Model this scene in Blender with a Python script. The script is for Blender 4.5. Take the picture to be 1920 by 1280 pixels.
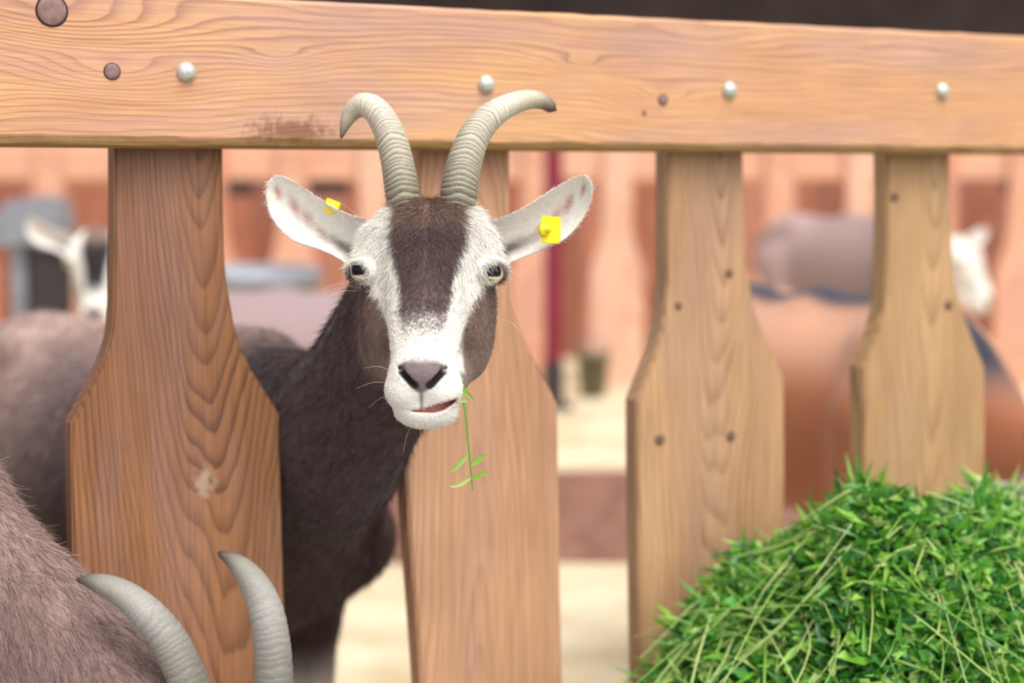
import bpy, math, random
import numpy as np
from mathutils import Vector, Matrix
random.seed(7); RNG = np.random.default_rng(7)
for o in list(bpy.data.objects): bpy.data.objects.remove(o)
S = bpy.context.scene; COL = S.collection
# ------------------------------------------------------------------ camera
H = 1.0; FPX = 3200.0; PITCH = math.atan(309 / FPX)
cd = bpy.data.cameras.new('camera'); cd.lens = 60; cd.sensor_width = 36; cd.clip_start = .05; cd.clip_end = 200
cam = bpy.data.objects.new('camera', cd); COL.objects.link(cam)
cam.location = (0, 0, H); cam.rotation_euler = (math.pi / 2 - PITCH, 0, 0)
cd.dof.use_dof = True; cd.dof.focus_distance = 1.57; cd.dof.aperture_fstop = 2.5
S.camera = cam
RT = np.array([1., 0, 0]); FW = np.array([0, math.cos(PITCH), -math.sin(PITCH)]); UP = np.array([0, math.sin(PITCH), math.cos(PITCH)])
def P(px, py, Z): return np.array([0, 0, H]) + Z * (FW + RT * (px - 960) / FPX + UP * (640 - py) / FPX)
# ------------------------------------------------------------------ light
w = bpy.data.worlds.new('sky'); S.world = w; w.use_nodes = True
nt = w.node_tree; bg = nt.nodes['Background']
sk = nt.nodes.new('ShaderNodeTexSky'); sk.sky_type = 'NISHITA'; sk.sun_disc = False; sk.sun_elevation = math.radians(52); sk.sun_rotation = math.radians(150)
sk.dust_density = 4.0; sk.air_density = 1.0; sk.ozone_density = 1.0
hs = nt.nodes.new('ShaderNodeHueSaturation'); hs.inputs['Saturation'].default_value = .35
nt.links.new(sk.outputs[0], hs.inputs['Color']); nt.links.new(hs.outputs[0], bg.inputs[0]); bg.inputs[1].default_value = .36
sd = bpy.data.lights.new('sun', 'SUN'); sd.energy = 3.2; sd.angle = math.radians(40); sd.color = (1, .95, .87)
sun = bpy.data.objects.new('sun', sd); COL.objects.link(sun)
sun.rotation_euler = Vector((-.22, .22, -1.0)).to_track_quat('-Z', 'Y').to_euler()
S.view_settings.view_transform = 'Standard'; S.view_settings.look = 'None'; S.view_settings.gamma = 1; S.view_settings.use_curve_mapping = False
S.view_settings.exposure = -.62
# ------------------------------------------------------------------ helpers
def lin(*c):
    return tuple(((v / 255 + .055) / 1.055) ** 2.4 if v > 10 else v / 255 / 12.92 for v in c)
class N:
    """tiny node-graph helper"""
    def __init__(s, name):
        s.m = bpy.data.materials.new(name); s.m.use_nodes = True; s.t = s.m.node_tree; s.b = s.t.nodes['Principled BSDF']
    def n(s, typ, **kw):
        x = s.t.nodes.new('ShaderNode' + typ)
        for k, v in kw.items(): setattr(x, k, v)
        return x
    def put(s, sock, v):
        if hasattr(v, 'is_linked') or isinstance(v, bpy.types.NodeSocket): s.t.links.new(v, sock)
        else: sock.default_value = v
    def math(s, op, a, b=0.0):
        x = s.n('Math', operation=op); s.put(x.inputs[0], a); s.put(x.inputs[1], b); return x.outputs[0]
    def mix(s, f, a, b, mode='MIX'):
        x = s.n('MixRGB', blend_type=mode); s.put(x.inputs[0], f)
        s.put(x.inputs[1], a if not isinstance(a, tuple) else (*a[:3], 1)); s.put(x.inputs[2], b if not isinstance(b, tuple) else (*b[:3], 1)); return x.outputs[0]
    def ramp(s, f, stops):
        x = s.n('ValToRGB'); s.t.links.new(f, x.inputs[0]); e = x.color_ramp.elements
        while len(e) < len(stops): e.new(.5)
        for i, (p, c) in enumerate(stops): e[i].position = p; e[i].color = (*c[:3], 1) if isinstance(c, tuple) else (c, c, c, 1)
        return x.outputs[0]
    def noise(s, vec, scale, detail=3, rough=.5, dist=0):
        x = s.n('TexNoise'); s.t.links.new(vec, x.inputs['Vector']); x.inputs['Scale'].default_value = scale; x.inputs['Detail'].default_value = detail
        x.inputs['Roughness'].default_value = rough; x.inputs['Distortion'].default_value = dist; return x.outputs['Fac']
    def map(s, vec, loc=(0, 0, 0), rot=(0, 0, 0), sc=(1, 1, 1)):
        x = s.n('Mapping'); s.t.links.new(vec, x.inputs[0]); x.inputs[1].default_value = loc; x.inputs[2].default_value = rot; x.inputs[3].default_value = sc; return x.outputs[0]
    def coord(s, which='Object'): return s.n('TexCoord').outputs[which]
    def bump(s, h, strength=.3, dist=.002):
        x = s.n('Bump'); x.inputs['Strength'].default_value = strength; x.inputs['Distance'].default_value = dist; s.t.links.new(h, x.inputs['Height']); s.t.links.new(x.outputs[0], s.b.inputs['Normal'])
def plain(name, col, rough=.6, metal=0, var=.25, scale=30):
    g = N(name); c = g.coord(); f = g.noise(c, scale, 4)
    g.t.links.new(g.mix(g.ramp(f, [(.3, 0.), (.7, 1.)]), tuple(v * (1 - var) for v in col), tuple(min(1, v * (1 + var)) for v in col)), g.b.inputs['Base Color'])
    g.b.inputs['Roughness'].default_value = rough; g.b.inputs['Metallic'].default_value = metal; g.bump(f, .15, .002)
    return g.m
def wood(name, light, dark, grey, axis='z', x0=0., y0=.05, tilt=.10, freq=90, seed=0, greyamt=.35, warp=.012, stain=None, edge=None, knots=()):
    """growth rings of a slightly tilted trunk cut by the board's face"""
    g = N(name); c = g.coord()
    c = g.map(c, rot=(0, math.radians(90), 0)) if axis == 'x' else g.map(c)
    sp = g.n('SeparateXYZ'); g.t.links.new(c, sp.inputs[0])
    off = g.map(c, loc=(seed * 1.7, seed * .9, seed * .37), sc=(5, 5, 1.1)); d1 = g.noise(off, 1.6, 2)
    off2 = g.map(c, loc=(seed, -seed, seed * .7), sc=(26, 26, 4)); d2 = g.noise(off2, 1.5, 2)
    wz = g.math('ADD', g.math('MULTIPLY', g.math('SUBTRACT', d1, .5), warp * 6), g.math('MULTIPLY', g.math('SUBTRACT', d2, .5), warp * .55))
    xx = g.math('SUBTRACT', sp.outputs[0], x0); yy = g.math('ADD', g.math('ADD', sp.outputs[1], y0), g.math('MULTIPLY', sp.outputs[2], tilt))
    r = g.math('SQRT', g.math('ADD', g.math('MULTIPLY', xx, xx), g.math('MULTIPLY', yy, yy)))
    r = g.math('ADD', r, wz); cx_ = g.n('CombineXYZ'); g.put(cx_.inputs[0], r); cx_.inputs[1].default_value = seed * 3.1
    for kx, kz, ka, kr in knots:                      # rings swerve around each knot
        vl = g.n('VectorMath', operation='LENGTH'); g.t.links.new(g.map(g.coord(), loc=(-kx / (kr * 3.2), 0, -kz / kr), sc=(1 / (kr * 3.2), 0, 1 / kr)), vl.inputs[0])
        r = g.math('ADD', r, g.math('MULTIPLY', g.math('POWER', 2.718, g.math('MULTIPLY', g.math('MULTIPLY', vl.outputs['Value'], vl.outputs['Value']), -1.)), ka))
    un = g.noise(cx_.outputs[0], freq * .22, 2); r = g.math('ADD', r, g.math('MULTIPLY', g.math('SUBTRACT', un, .5), 2.6 / freq)); fr = g.math('FRACT', g.math('MULTIPLY', r, freq))
    ring = g.ramp(fr, [(0, 0.), (.45, .12), (.78, .75), (.9, 1.), (1., .05)])
    fib = g.noise(g.map(c, loc=(seed, 0, 0), sc=(420, 420, 9)), 1., 3, .6)
    blot = g.noise(g.map(c, loc=(0, seed, 0), sc=(4, 4, 2.2)), 2., 4, .6)
    base = g.mix(g.ramp(blot, [(.35, 0.), (.68, 1.)]), light, tuple(.62 * a + .38 * b for a, b in zip(light, dark)))
    amp = g.ramp(g.noise(g.map(cx_.outputs[0], sc=(freq * .12, 1, 1)), 1., 2), [(.3, .25), (.7, .85)]); colr = g.mix(g.math('MULTIPLY', ring, amp), base, dark)
    gm = g.math('MULTIPLY', g.ramp(g.noise(g.map(c, loc=(seed, seed, 1), sc=(8, 8, 1.5)), 2., 3), [(.45, 0.), (.75, 1.)]), greyamt)
    colr = g.mix(gm, colr, grey)
    colr = g.mix(.55, colr, g.mix(g.ramp(fib, [(.25, 0.), (.75, 1.)]), (.42, .42, .42), (.95, .95, .95)), 'OVERLAY')
    if stain: 
        sx, sy, sz, rx, rz, sc_ = stain
        v = g.n('Vector' + 'Math', operation='LENGTH') if False else g.n('VectorMath', operation='LENGTH')
        g.t.links.new(g.map(g.coord(), loc=(-sx / rx, 0, -sz / rz), sc=(1 / rx, 0, 1 / rz)), v.inputs[0])
        l = g.math('ADD', v.outputs['Value'], g.math('MULTIPLY', g.math('SUBTRACT', g.noise(g.map(g.coord(), sc=(110, 1, 70)), 1., 4), .5), 2.4))
        colr = g.mix(g.ramp(l, [(.35, .75), (1., 0.)]), colr, sc_)
    if edge is not None:                              # worn, lichen-stained lower arris
        s2 = g.n('SeparateXYZ'); g.t.links.new(g.coord(), s2.inputs[0]); e_ = g.math('SUBTRACT', s2.outputs[2], edge)
        e_ = g.math('ADD', e_, g.math('MULTIPLY', g.math('SUBTRACT', g.noise(g.map(g.coord(), sc=(30, 30, 90)), 1., 4, .65), .5), .016))
        colr = g.mix(g.math('MULTIPLY', g.ramp(g.math('MULTIPLY', e_, 60), [(.3, 1.), (.75, 0.)]), .75), colr, lin(150, 118, 62))
    g.t.links.new(colr, g.b.inputs['Base Color']); g.b.inputs['Roughness'].default_value = .55; g.b.inputs['Specular IOR Level'].default_value = .35
    g.bump(g.math('ADD', g.math('MULTIPLY', ring, -.6), g.math('MULTIPLY', fib, .5)), .35, .0012)
    return g.m
def attr_mat(name, rough=.7, spec=.25, bumpscale=0, transl=0, sheen=0):
    g = N(name); a = g.n('Attribute', attribute_name='Col'); g.t.links.new(a.outputs['Color'], g.b.inputs['Base Color'])
    g.b.inputs['Roughness'].default_value = rough; g.b.inputs['Specular IOR Level'].default_value = spec
    if sheen: g.b.inputs['Sheen Weight'].default_value = sheen
    if bumpscale: g.bump(g.noise(g.coord(), bumpscale, 4), .4, .003)
    if transl:
        tr = g.n('BsdfTranslucent'); g.t.links.new(a.outputs['Color'], tr.inputs[0]); ms = g.n('MixShader'); ms.inputs[0].default_value = transl
        g.t.links.new(g.b.outputs[0], ms.inputs[1]); g.t.links.new(tr.outputs[0], ms.inputs[2]); g.t.links.new(ms.outputs[0], g.t.nodes['Material Output'].inputs[0])
    return g.m
def tag(o, label=None, cat=None, group=None, kind=None):
    for k, v in (('label', label), ('category', cat), ('group', group), ('kind', kind)):
        if v: o[k] = v
    return o
def empty(name, loc):
    o = bpy.data.objects.new(name, None); o.location = [float(v) for v in loc]; o.empty_display_size = .05; COL.objects.link(o); return o
def link(name, me, mat, parent=None, loc=(0, 0, 0), rot=(0, 0, 0)):
    o = bpy.data.objects.new(name, me); COL.objects.link(o); o.location = [float(v) for v in loc]; o.rotation_euler = rot
    if mat and not me.materials: me.materials.append(mat)
    if parent: o.parent = parent
    return o
def mesh_np(name, V, F, smooth=True, cols=None):
    """V (n,3); F list/array of polygons"""
    me = bpy.data.meshes.new(name); V = np.asarray(V, np.float32)
    if isinstance(F, np.ndarray):
        k = F.shape[1]; me.vertices.add(len(V)); me.vertices.foreach_set('co', V.ravel())
        me.loops.add(F.size); me.loops.foreach_set('vertex_index', F.ravel().astype(np.int32))
        me.polygons.add(len(F)); me.polygons.foreach_set('loop_start', np.arange(0, F.size, k, dtype=np.int32))
        me.update(calc_edges=True)
    else: me.from_pydata([tuple(map(float, v)) for v in V], [], [tuple(f) for f in F]); me.update()
    me.polygons.foreach_set('use_smooth', np.full(len(me.polygons), smooth))
    if cols is not None:
        a = me.attributes.new('Col', 'FLOAT_COLOR', 'POINT'); c = np.ones((len(V), 4), np.float32); c[:, :3] = cols; a.data.foreach_set('color', c.ravel())
    me.validate(); return me
def box_mesh(name, x0, x1, y0, y1, z0, z1, bev=.0):
    import bmesh
    bm = bmesh.new(); bmesh.ops.create_cube(bm, size=1)
    for v in bm.verts: v.co = ((x0 + x1) / 2 + v.co.x * (x1 - x0), (y0 + y1) / 2 + v.co.y * (y1 - y0), (z0 + z1) / 2 + v.co.z * (z1 - z0))
    if bev: bmesh.ops.bevel(bm, geom=bm.edges[:], offset=bev, segments=2, affect='EDGES')
    me = bpy.data.meshes.new(name); bm.to_mesh(me); bm.free(); return me
def prism_mesh(name, outline, y0, y1, bev=.004):
    """outline in x,z extruded along y with bevelled rims"""
    import bmesh
    bm = bmesh.new(); vs = [bm.verts.new((x, y0, z)) for x, z in outline]; f = bm.faces.new(vs)
    r = bmesh.ops.extrude_face_region(bm, geom=[f]); 
    for v in r['geom']:
        if isinstance(v, bmesh.types.BMVert): v.co.y = y1
    bmesh.ops.recalc_face_normals(bm, faces=bm.faces[:])
    if bev:
        es = [e for e in bm.edges if abs(e.verts[0].co.y - e.verts[1].co.y) < 1e-6]
        bmesh.ops.bevel(bm, geom=es, offset=bev, segments=2, affect='EDGES')
    me = bpy.data.meshes.new(name); bm.to_mesh(me); bm.free(); return me
def lathe_mesh(name, prof, n=24, axis='z'):
    V = []; F = []
    for r, h in prof:
        for k in range(n):
            a = 2 * math.pi * k / n; V.append((r * math.cos(a), r * math.sin(a), h) if axis == 'z' else (r * math.cos(a), h, r * math.sin(a)))
    for i in range(len(prof) - 1):
        for k in range(n): 
            q = (i * n + k, i * n + (k + 1) % n, (i + 1) * n + (k + 1) % n, (i + 1) * n + k); F.append(q if axis == 'z' else q[::-1])
    F.append(tuple(range(n))[::-1] if axis == 'z' else tuple(range(n))); e = (len(prof) - 1) * n; F.append(tuple(range(e, e + n)) if axis == 'z' else tuple(range(e, e + n))[::-1])
    return mesh_np(name, V, F)
def catmull(pts, n):
    pts = np.asarray(pts, float); m = len(pts); p = np.vstack([2 * pts[0] - pts[1], pts, 2 * pts[-1] - pts[-2]])
    t = np.linspace(0, m - 1 - 1e-6, n); i = t.astype(int); f = (t - i)[:, None]
    a, b, c, d = p[i], p[i + 1], p[i + 2], p[i + 3]
    return .5 * (2 * b + (c - a) * f + (2 * a - 5 * b + 4 * c - d) * f ** 2 + (3 * b - a - 3 * c + d) * f ** 3)
def tube_np(pts, rad, n=6):
    pts = np.asarray(pts, float); T = np.gradient(pts, axis=0); T /= np.linalg.norm(T, axis=1, keepdims=True) + 1e-9
    ref = np.array([.13, .31, .94]); A = np.cross(T, ref); A /= np.linalg.norm(A, axis=1, keepdims=True) + 1e-9; B = np.cross(T, A)
    an = np.arange(n) * 2 * math.pi / n
    V = (pts[:, None] + np.asarray(rad, float).reshape(-1, 1, 1) * (A[:, None] * np.cos(an)[None, :, None] + B[:, None] * np.sin(an)[None, :, None])).reshape(-1, 3)
    F = [(i * n + k, i * n + (k + 1) % n, (i + 1) * n + (k + 1) % n, (i + 1) * n + k) for i in range(len(pts) - 1) for k in range(n)]
    return V, np.array(F)
# ------------------------------------------------------------------ setting
straw = N('straw_floor'); c = straw.coord()
f1 = straw.noise(c, 3.5, 5, .6); f2 = straw.noise(straw.map(c, sc=(40, 140, 1)), 1., 4, .7)
cc = straw.mix(straw.ramp(f1, [(.32, 0.), (.62, 1.)]), lin(204, 184, 148), lin(240, 228, 198)); cc = straw.mix(straw.math('MULTIPLY', f2, .5), cc, lin(176, 148, 104))
straw.t.links.new(cc, straw.b.inputs['Base Color']); straw.b.inputs['Roughness'].default_value = .9; straw.bump(f2, .6, .01)
M_straw = straw.m
M_conc = plain('concrete', lin(150, 146, 140), .85, 0, .15, 12)
M_kerb = wood('kerb_wood', lin(150, 112, 100), lin(96, 66, 60), lin(130, 110, 108), 'x', freq=60, seed=4)
M_barn = plain('barn_dark_wall', lin(96, 82, 80), .9, 0, .3, 3)
o = link('floor', box_mesh('floor', -9, 9, 1.0, 12, -.2, 0), M_straw); tag(o, 'pale straw bedding covering the pen floor', kind='structure')
TH = math.atan2(math.sqrt(1 + (309 / FPX) ** 2), 6220 / FPX)          # fence direction against the picture plane
D = np.array([math.cos(TH), math.sin(TH), 0]); NF = np.array([math.sin(TH), -math.cos(TH), 0])   # along, towards the feeding side
F0 = P(315, 279, 1.70); RAILT = .042
FH = .22
def fpt(px, py, off=0.):
    """point of the fence plane (shifted by off behind its front) seen at a pixel"""
    d = FW + RT * (px - 960) / FPX + UP * (640 - py) / FPX; o = np.array([0, 0, H]); q = F0 - NF * off
    t = np.dot(q - o, NF) / np.dot(d, NF); p = o + t * d; r = p - q
    return float(np.dot(r, D)), float(p[2])
Rz = (0, 0, TH)
o = link('feeding_alley_floor', box_mesh('feeding_alley_floor', -6, 6, -5, -.02, 0, FH), M_conc, loc=(F0[0], F0[1], 0), rot=Rz); tag(o, 'raised concrete feeding alley on the near side of the fence', kind='structure')
o = link('back_platform', box_mesh('back_platform', -9, 9, 4.42, 12, 0, .22), M_straw); tag(o, 'raised straw covered platform at the back of the pen', kind='structure')
kb = link('trim_1', box_mesh('kerb_board', -9, 9, 4.36, 4.42, 0, .235, .006), M_kerb); tag(kb, 'reddish brown kerb board edging the raised platform', kind='structure')
wb = link('wall_back', box_mesh('wall_back', -9, 9, 9.6, 9.8, 0, 6), M_barn); tag(wb, 'dark grey barn wall above the rear fence', kind='structure')
o = link('roof', box_mesh('roof', -9, 9, 7.4, 9.9, 2.9, 3.0), M_barn); tag(o, 'dark roof overhanging the back of the pen', kind='structure')
# board wall behind the rear fence, with open hatches
pm = [wood('rear_board_wood_%d' % i, lin(*a), lin(*b), lin(150, 120, 112), 'z', x0=.02 * i, freq=55, seed=11 + i) for i, (a, b) in enumerate((((164, 104, 78), (112, 62, 46)), ((146, 90, 68), (100, 56, 42)), ((178, 122, 96), (128, 78, 60))))]
bw = empty('board_partition', (0, 7.35, .22)); tag(bw, 'reddish boarded partition closing the pen behind the rear fence', 'partition')
bm_ = box_mesh('board', -.098, .098, -.015, .015, 0, 1.22, .003); bs_ = box_mesh('board_short', -.098, .098, -.015, .015, 0, .70, .003)
hatch = [(-1.32, -1.02), (-.86, -.70), (1.44, 1.62), (2.02, 2.2)]
for i in range(-17, 18):
    x = i * .2; short = any(a <= x <= b for a, b in hatch)
    me = (bs_ if short else bm_).copy(); me.materials.append(pm[(i * 7) % 3]); link('board', me, None, bw, (x, RNG.uniform(-.004, .004), 0))
# ------------------------------------------------------------------ fences
cols = [((150, 103, 68), (76, 46, 34), .3), ((190, 146, 112), (132, 90, 66), .25), ((184, 146, 108), (124, 86, 60), .25), ((184, 148, 106), (126, 90, 58), .15)]
GREY = lin(150, 128, 132)
fence = empty('feeding_fence', F0 - np.array([0, 0, F0[2]]) + np.array([0, 0, 0])); fence.rotation_euler = Rz
tag(fence, 'weathered wooden feeding fence with bottle shaped pickets around the goat', 'fence')
# rail: traced upper and lower edge lie on one board
zb = [fpt(x, 275 + .0078 * x)[1] for x in (0, 960, 1920)]; zt = [fpt(x, -28 + .05 * x)[1] for x in (600, 1300, 1900)]
ZB, ZT = sum(zb) / 3, sum(zt) / 3
M_rail = wood('rail_wood', lin(204, 155, 110), lin(144, 100, 82), lin(158, 132, 138), 'x', x0=-(ZB + ZT) / 2, y0=.030, tilt=.035, freq=150, seed=2, greyamt=.55, warp=.021, edge=ZB, knots=[(*fpt(97, 20), .03, .035), (*fpt(210, 134), .022, .020), (*fpt(520, 112), .014, .012), (*fpt(1243, 187), .02, .016), (*fpt(1090, 125), .014, .012)],
              stain=(fpt(545, 248)[0], 0, fpt(545, 248)[1], .055, .018, lin(120, 76, 48)))
import bmesh as _b
def rail_mesh(name, x0, x1, z0, z1, y0, y1, seed):
    """long board with slightly wavy worn arrises"""
    r = np.random.default_rng(seed); n = 150; V = []; F = []
    xs = np.linspace(x0, x1, n); wv = np.cumsum(r.normal(0, .0006, n)); wv -= np.linspace(wv[0], wv[-1], n); w2 = r.normal(0, .0006, n)
    for i, x in enumerate(xs):
        b = .007 + abs(w2[i]) * 2.2; t = .004
        ring = [(y0, z0 + .012 + wv[i] * .4 + w2[i]), (y0 + b * .55, z0 + .003 + w2[i]), (y0 + b * 1.3, z0), (y1 - .004, z0), (y1, z0 + .004), (y1, z1 - t), (y1 - t, z1), (y0 + t, z1 + w2[i] * .5), (y0, z1 - t + w2[i] * .4)]
        V += [(x, a, c) for a, c in ring]
    k = 9
    for i in range(n - 1):
        for j in range(k): F.append((i * k + j, i * k + (j + 1) % k, (i + 1) * k + (j + 1) % k, (i + 1) * k + j))
    F.append(tuple(range(k))[::-1]); F.append(tuple(range((n - 1) * k, n * k)))
    m = mesh_np(name, V, F, False); bm = _b.new(); bm.from_mesh(m); _b.ops.recalc_face_normals(bm, faces=bm.faces[:]); bm.to_mesh(m); bm.free(); return m
rail = link('rail', rail_mesh('rail', -1.35, 2.3, ZB, ZT, 0, RAILT, 3), M_rail, fence); tag(rail, 'thick orange brown top rail with knots')
M_knot = plain('knot_wood', lin(134, 104, 100), .6, 0, .3, 120); M_gap = plain('knot_rim', lin(52, 38, 34), .9)
for px, py, rp in ((97, 20, 26), (210, 134, 14), (1243, 187, 11), (1208, 211, 5)):
    s, z = fpt(px, py); r = rp / FPX * 1.72
    k = link('knot', lathe_mesh('knot', [(r, .004), (r, -.0007), (r * .93, -.0013), (r * .4, -.0014)], 20, 'y'), M_knot, rail, (s, 0, z))
    link('knot_rim', lathe_mesh('knot_rim', [(r * 1.12, .004), (r * 1.12, -.0006), (r * 1.0, -.0008)], 20, 'y'), M_gap, k)
M_bolt = plain('galvanised_steel', lin(206, 208, 198), .35, .5, .25, 300)
bolt = lathe_mesh('bolt', [(.0098, .002), (.0098, -.0015), (.0085, -.0045), (.0055, -.0066), (.002, -.0075)], 24, 'y')
for px, py in ((349, 135), (911, 158), (1367, 169), (1766, 171)):
    s, z = fpt(px, py); link('bolt', bolt, M_bolt, rail, (s, -.0003, z))
# pickets, traced edge by edge on their own plane behind the rail
edges = [  # left edge, right edge (pixel points from the rail down)
    ([(215, 270), (215, 400), (214, 520), (212, 590), (205, 640), (187, 690), (160, 742), (134, 795), (134, 900), (138, 1100), (141, 1290)],
     [(418, 270), (419, 400), (423, 500), (431, 560), (443, 620), (465, 680), (495, 730), (525, 776), (527, 900), (532, 1100), (540, 1290)]),
    ([(785, 280), (785, 420), (784, 560), (782, 620), (778, 690), (772, 740), (766, 790), (760, 840), (768, 1000), (780, 1150), (790, 1290)],
     [(956, 280), (957, 420), (959, 540), (968, 590), (983, 630), (1002, 672), (1025, 715), (1046, 757), (1048, 900), (1051, 1100), (1055, 1290)]),
    ([(1252, 285), (1252, 400), (1251, 520), (1247, 580), (1238, 630), (1226, 670), (1210, 712), (1195, 752), (1196, 900), (1199, 1100), (1202, 1290)],
     [(1394, 285), (1397, 400), (1402, 500), (1410, 550), (1423, 600), (1440, 640), (1456, 675), (1471, 706), (1472, 850), (1470, 1050), (1468, 1290)]),
    ([(1664, 288), (1664, 400), (1662, 500), (1659, 560), (1652, 600), (1642, 632), (1630, 660), (1619, 690), (1620, 850), (1622, 1050), (1624, 1290)],
     [(1782, 288), (1784, 400), (1789, 500), (1797, 550), (1809, 592), (1822, 626), (1835, 658), (1847, 688), (1848, 850), (1846, 1050), (1844, 1290)])]
PT = .03
def picket(le, re, mat, parent):
    L = [fpt(x, y, RAILT) for x, y in le]; R = [fpt(x, y, RAILT) for x, y in re]
    L = [tuple(p) for p in catmull(L[:8], 26)] + L[8:]; R = [tuple(p) for p in catmull(R[:8], 26)] + R[8:]
    cx = (L[-1][0] + R[-1][0]) / 2
    out = [(L[0][0], ZB + .13)] + L + [(L[-1][0], FH * 0 + .01), (R[-1][0], .01)] + R[::-1] + [(R[0][0], ZB + .13)]
    out = [(a - cx, b) for a, b in out]
    return link('picket', prism_mesh('picket', out[::-1], RAILT, RAILT + PT, .0025), mat, parent, (cx, 0, 0)), cx, out
pk = []
for i, (le, re) in enumerate(edges):
    a, b, g_ = cols[i]
    m = wood('picket_wood_%d' % i, lin(*a), lin(*b), GREY, 'z', x0=[.038, -.025, .0, -.005][i], y0=-RAILT - [.13, .10, .11, .09][i] * [1.2, .25, 1.15, 1.1][i], tilt=[.13, .10, .11, .09][i], freq=[190, 150, 170, 150][i], seed=21 + 5 * i, greyamt=g_, warp=.010, stain=(fpt(385, 902, RAILT)[0] - (fpt(141, 1290, RAILT)[0] + fpt(540, 1290, RAILT)[0]) / 2, 0, fpt(385, 902, RAILT)[1], .013, .018, lin(188, 164, 142)) if i == 0 else None)
    pk.append(picket(le, re, m, fence))
for s_, src in ((pk[0][1] - .335, 2), (pk[0][1] - .66, 3), (pk[3][1] + .335, 1), (pk[3][1] + .66, 2), (pk[3][1] + 1.0, 3)):
    o, cx, out = pk[src]; c_ = o.copy(); COL.objects.link(c_); c_.parent = fence; c_.location = (s_, 0, 0)
M_knotd = plain('picket_knot', lin(112, 82, 66), .6, 0, .3, 150)
for i, px, py, rp in ((2, 1237, 824, 11), (2, 1370, 817, 11), (2, 1367, 512, 9), (2, 1272, 573, 8), (3, 1778, 572, 11), (3, 1677, 370, 10)):
    s, z = fpt(px, py, RAILT); r = rp / FPX * 1.95
    link('knot', lathe_mesh('knot', [(r, .004), (r, -.0008), (r * .8, -.0016), (r * .3, -.0018)], 16, 'y'), M_knotd, pk[i][0], (s - pk[i][1], RAILT, z))
# rear fence across the pen
rear = empty('rear_feeding_fence', (0, 6.3, .22)); tag(rear, 'blurred second picket fence standing at the back of the pen', 'fence')
link('rail', rail_mesh('rear_rail', -3.2, 3.2, .765, .905, .046, .084, 9), wood('rear_rail_wood', lin(226, 170, 140), lin(176, 118, 92), GREY, 'x', freq=80, seed=8), rear)
hw = [(.0, .098), (.42, .098), (.47, .085), (.53, .066), (.59, .057), (.66, .054), (.90, .052)]
rp_ = prism_mesh('rear_picket', [(-a, z) for z, a in hw] + [(a, z) for z, a in hw[::-1]], .02, .046, .002)
rm = [wood('rear_picket_wood_%d' % i, lin(*a), lin(*b), GREY, 'z', x0=.02 * i, freq=60, seed=41 + i) for i, (a, b) in enumerate((((214, 160, 132), (168, 110, 86)), ((204, 142, 110), (156, 94, 70)), ((222, 174, 148), (180, 126, 106))))]
rp3 = []
for m in rm: q = rp_.copy(); q.materials.append(m); rp3.append(q)
for i in range(-10, 11): link('picket', rp3[(i * 5) % 3], None, rear, (i * .3 + .09, 0, 0))
# ------------------------------------------------------------------ implicit surface tools
def surface_nets(Fv, xs, ys, zs):
    nx, ny, nz = Fv.shape; ins = Fv < 0
    cnt = np.zeros((nx - 1, ny - 1, nz - 1), np.uint8)
    for a in (0, 1):
        for b in (0, 1):
            for c in (0, 1): cnt += ins[a:nx - 1 + a, b:ny - 1 + b, c:nz - 1 + c]
    act = (cnt > 0) & (cnt < 8); I = np.argwhere(act); idx = np.full(act.shape, -1, np.int32); idx[act] = np.arange(len(I))
    cor = [(a, b, c) for a in (0, 1) for b in (0, 1) for c in (0, 1)]
    vals = np.stack([Fv[I[:, 0] + a, I[:, 1] + b, I[:, 2] + c] for a, b, c in cor], 1)
    pos = np.stack([np.stack([xs[I[:, 0] + a], ys[I[:, 1] + b], zs[I[:, 2] + c]], 1) for a, b, c in cor], 1)
    acc = np.zeros((len(I), 3)); n = np.zeros(len(I))
    for i in range(8):
        for j in range(i + 1, 8):
            if sum(abs(cor[i][k] - cor[j][k]) for k in range(3)) != 1: continue
            m = (vals[:, i] < 0) != (vals[:, j] < 0); t = vals[m, i] / (vals[m, i] - vals[m, j])
            acc[m] += pos[m, i] + t[:, None] * (pos[m, j] - pos[m, i]); n[m] += 1
    V = acc / n[:, None]; Q = []
    for ax in range(3):
        sl0 = [slice(None)] * 3; sl1 = [slice(None)] * 3; sl0[ax] = slice(0, -1); sl1[ax] = slice(1, None)
        a, b = ins[tuple(sl0)], ins[tuple(sl1)]; E = np.argwhere(a != b); u, v = [(1, 2), (2, 0), (0, 1)][ax]
        ok = (E[:, u] > 0) & (E[:, v] > 0) & (E[:, u] < Fv.shape[u] - 1) & (E[:, v] < Fv.shape[v] - 1); E = E[ok]
        flip = a[tuple(E.T)]; q = []
        for du, dv in ((-1, -1), (0, -1), (0, 0), (-1, 0)):
            e = E.copy(); e[:, u] += du; e[:, v] += dv; q.append(idx[tuple(e.T)])
        q = np.stack(q, 1); q[~flip] = q[~flip][:, ::-1]; Q.append(q)
    return V, np.vstack(Q)
def cap(p, a, b, ra, rb):
    a = np.asarray(a, np.float32); b = np.asarray(b, np.float32); ab = b - a
    t = np.clip(((p - a) @ ab) / float(ab @ ab), 0, 1); d = p - a - t[..., None] * ab
    return np.sqrt((d * d).sum(-1)) - (ra + (rb - ra) * t)
def ell(p, c, r):
    q = (p - np.asarray(c, np.float32)); r = np.asarray(r, np.float32); k0 = np.sqrt(((q / r) ** 2).sum(-1)); k1 = np.sqrt(((q / (r * r)) ** 2).sum(-1)) + 1e-6
    return k0 * (k0 - 1) / k1
def smin(a, b, k): h = np.clip(.5 + .5 * (b - a) / k, 0, 1); return b + (a - b) * h - k * h * (1 - h)
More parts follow.
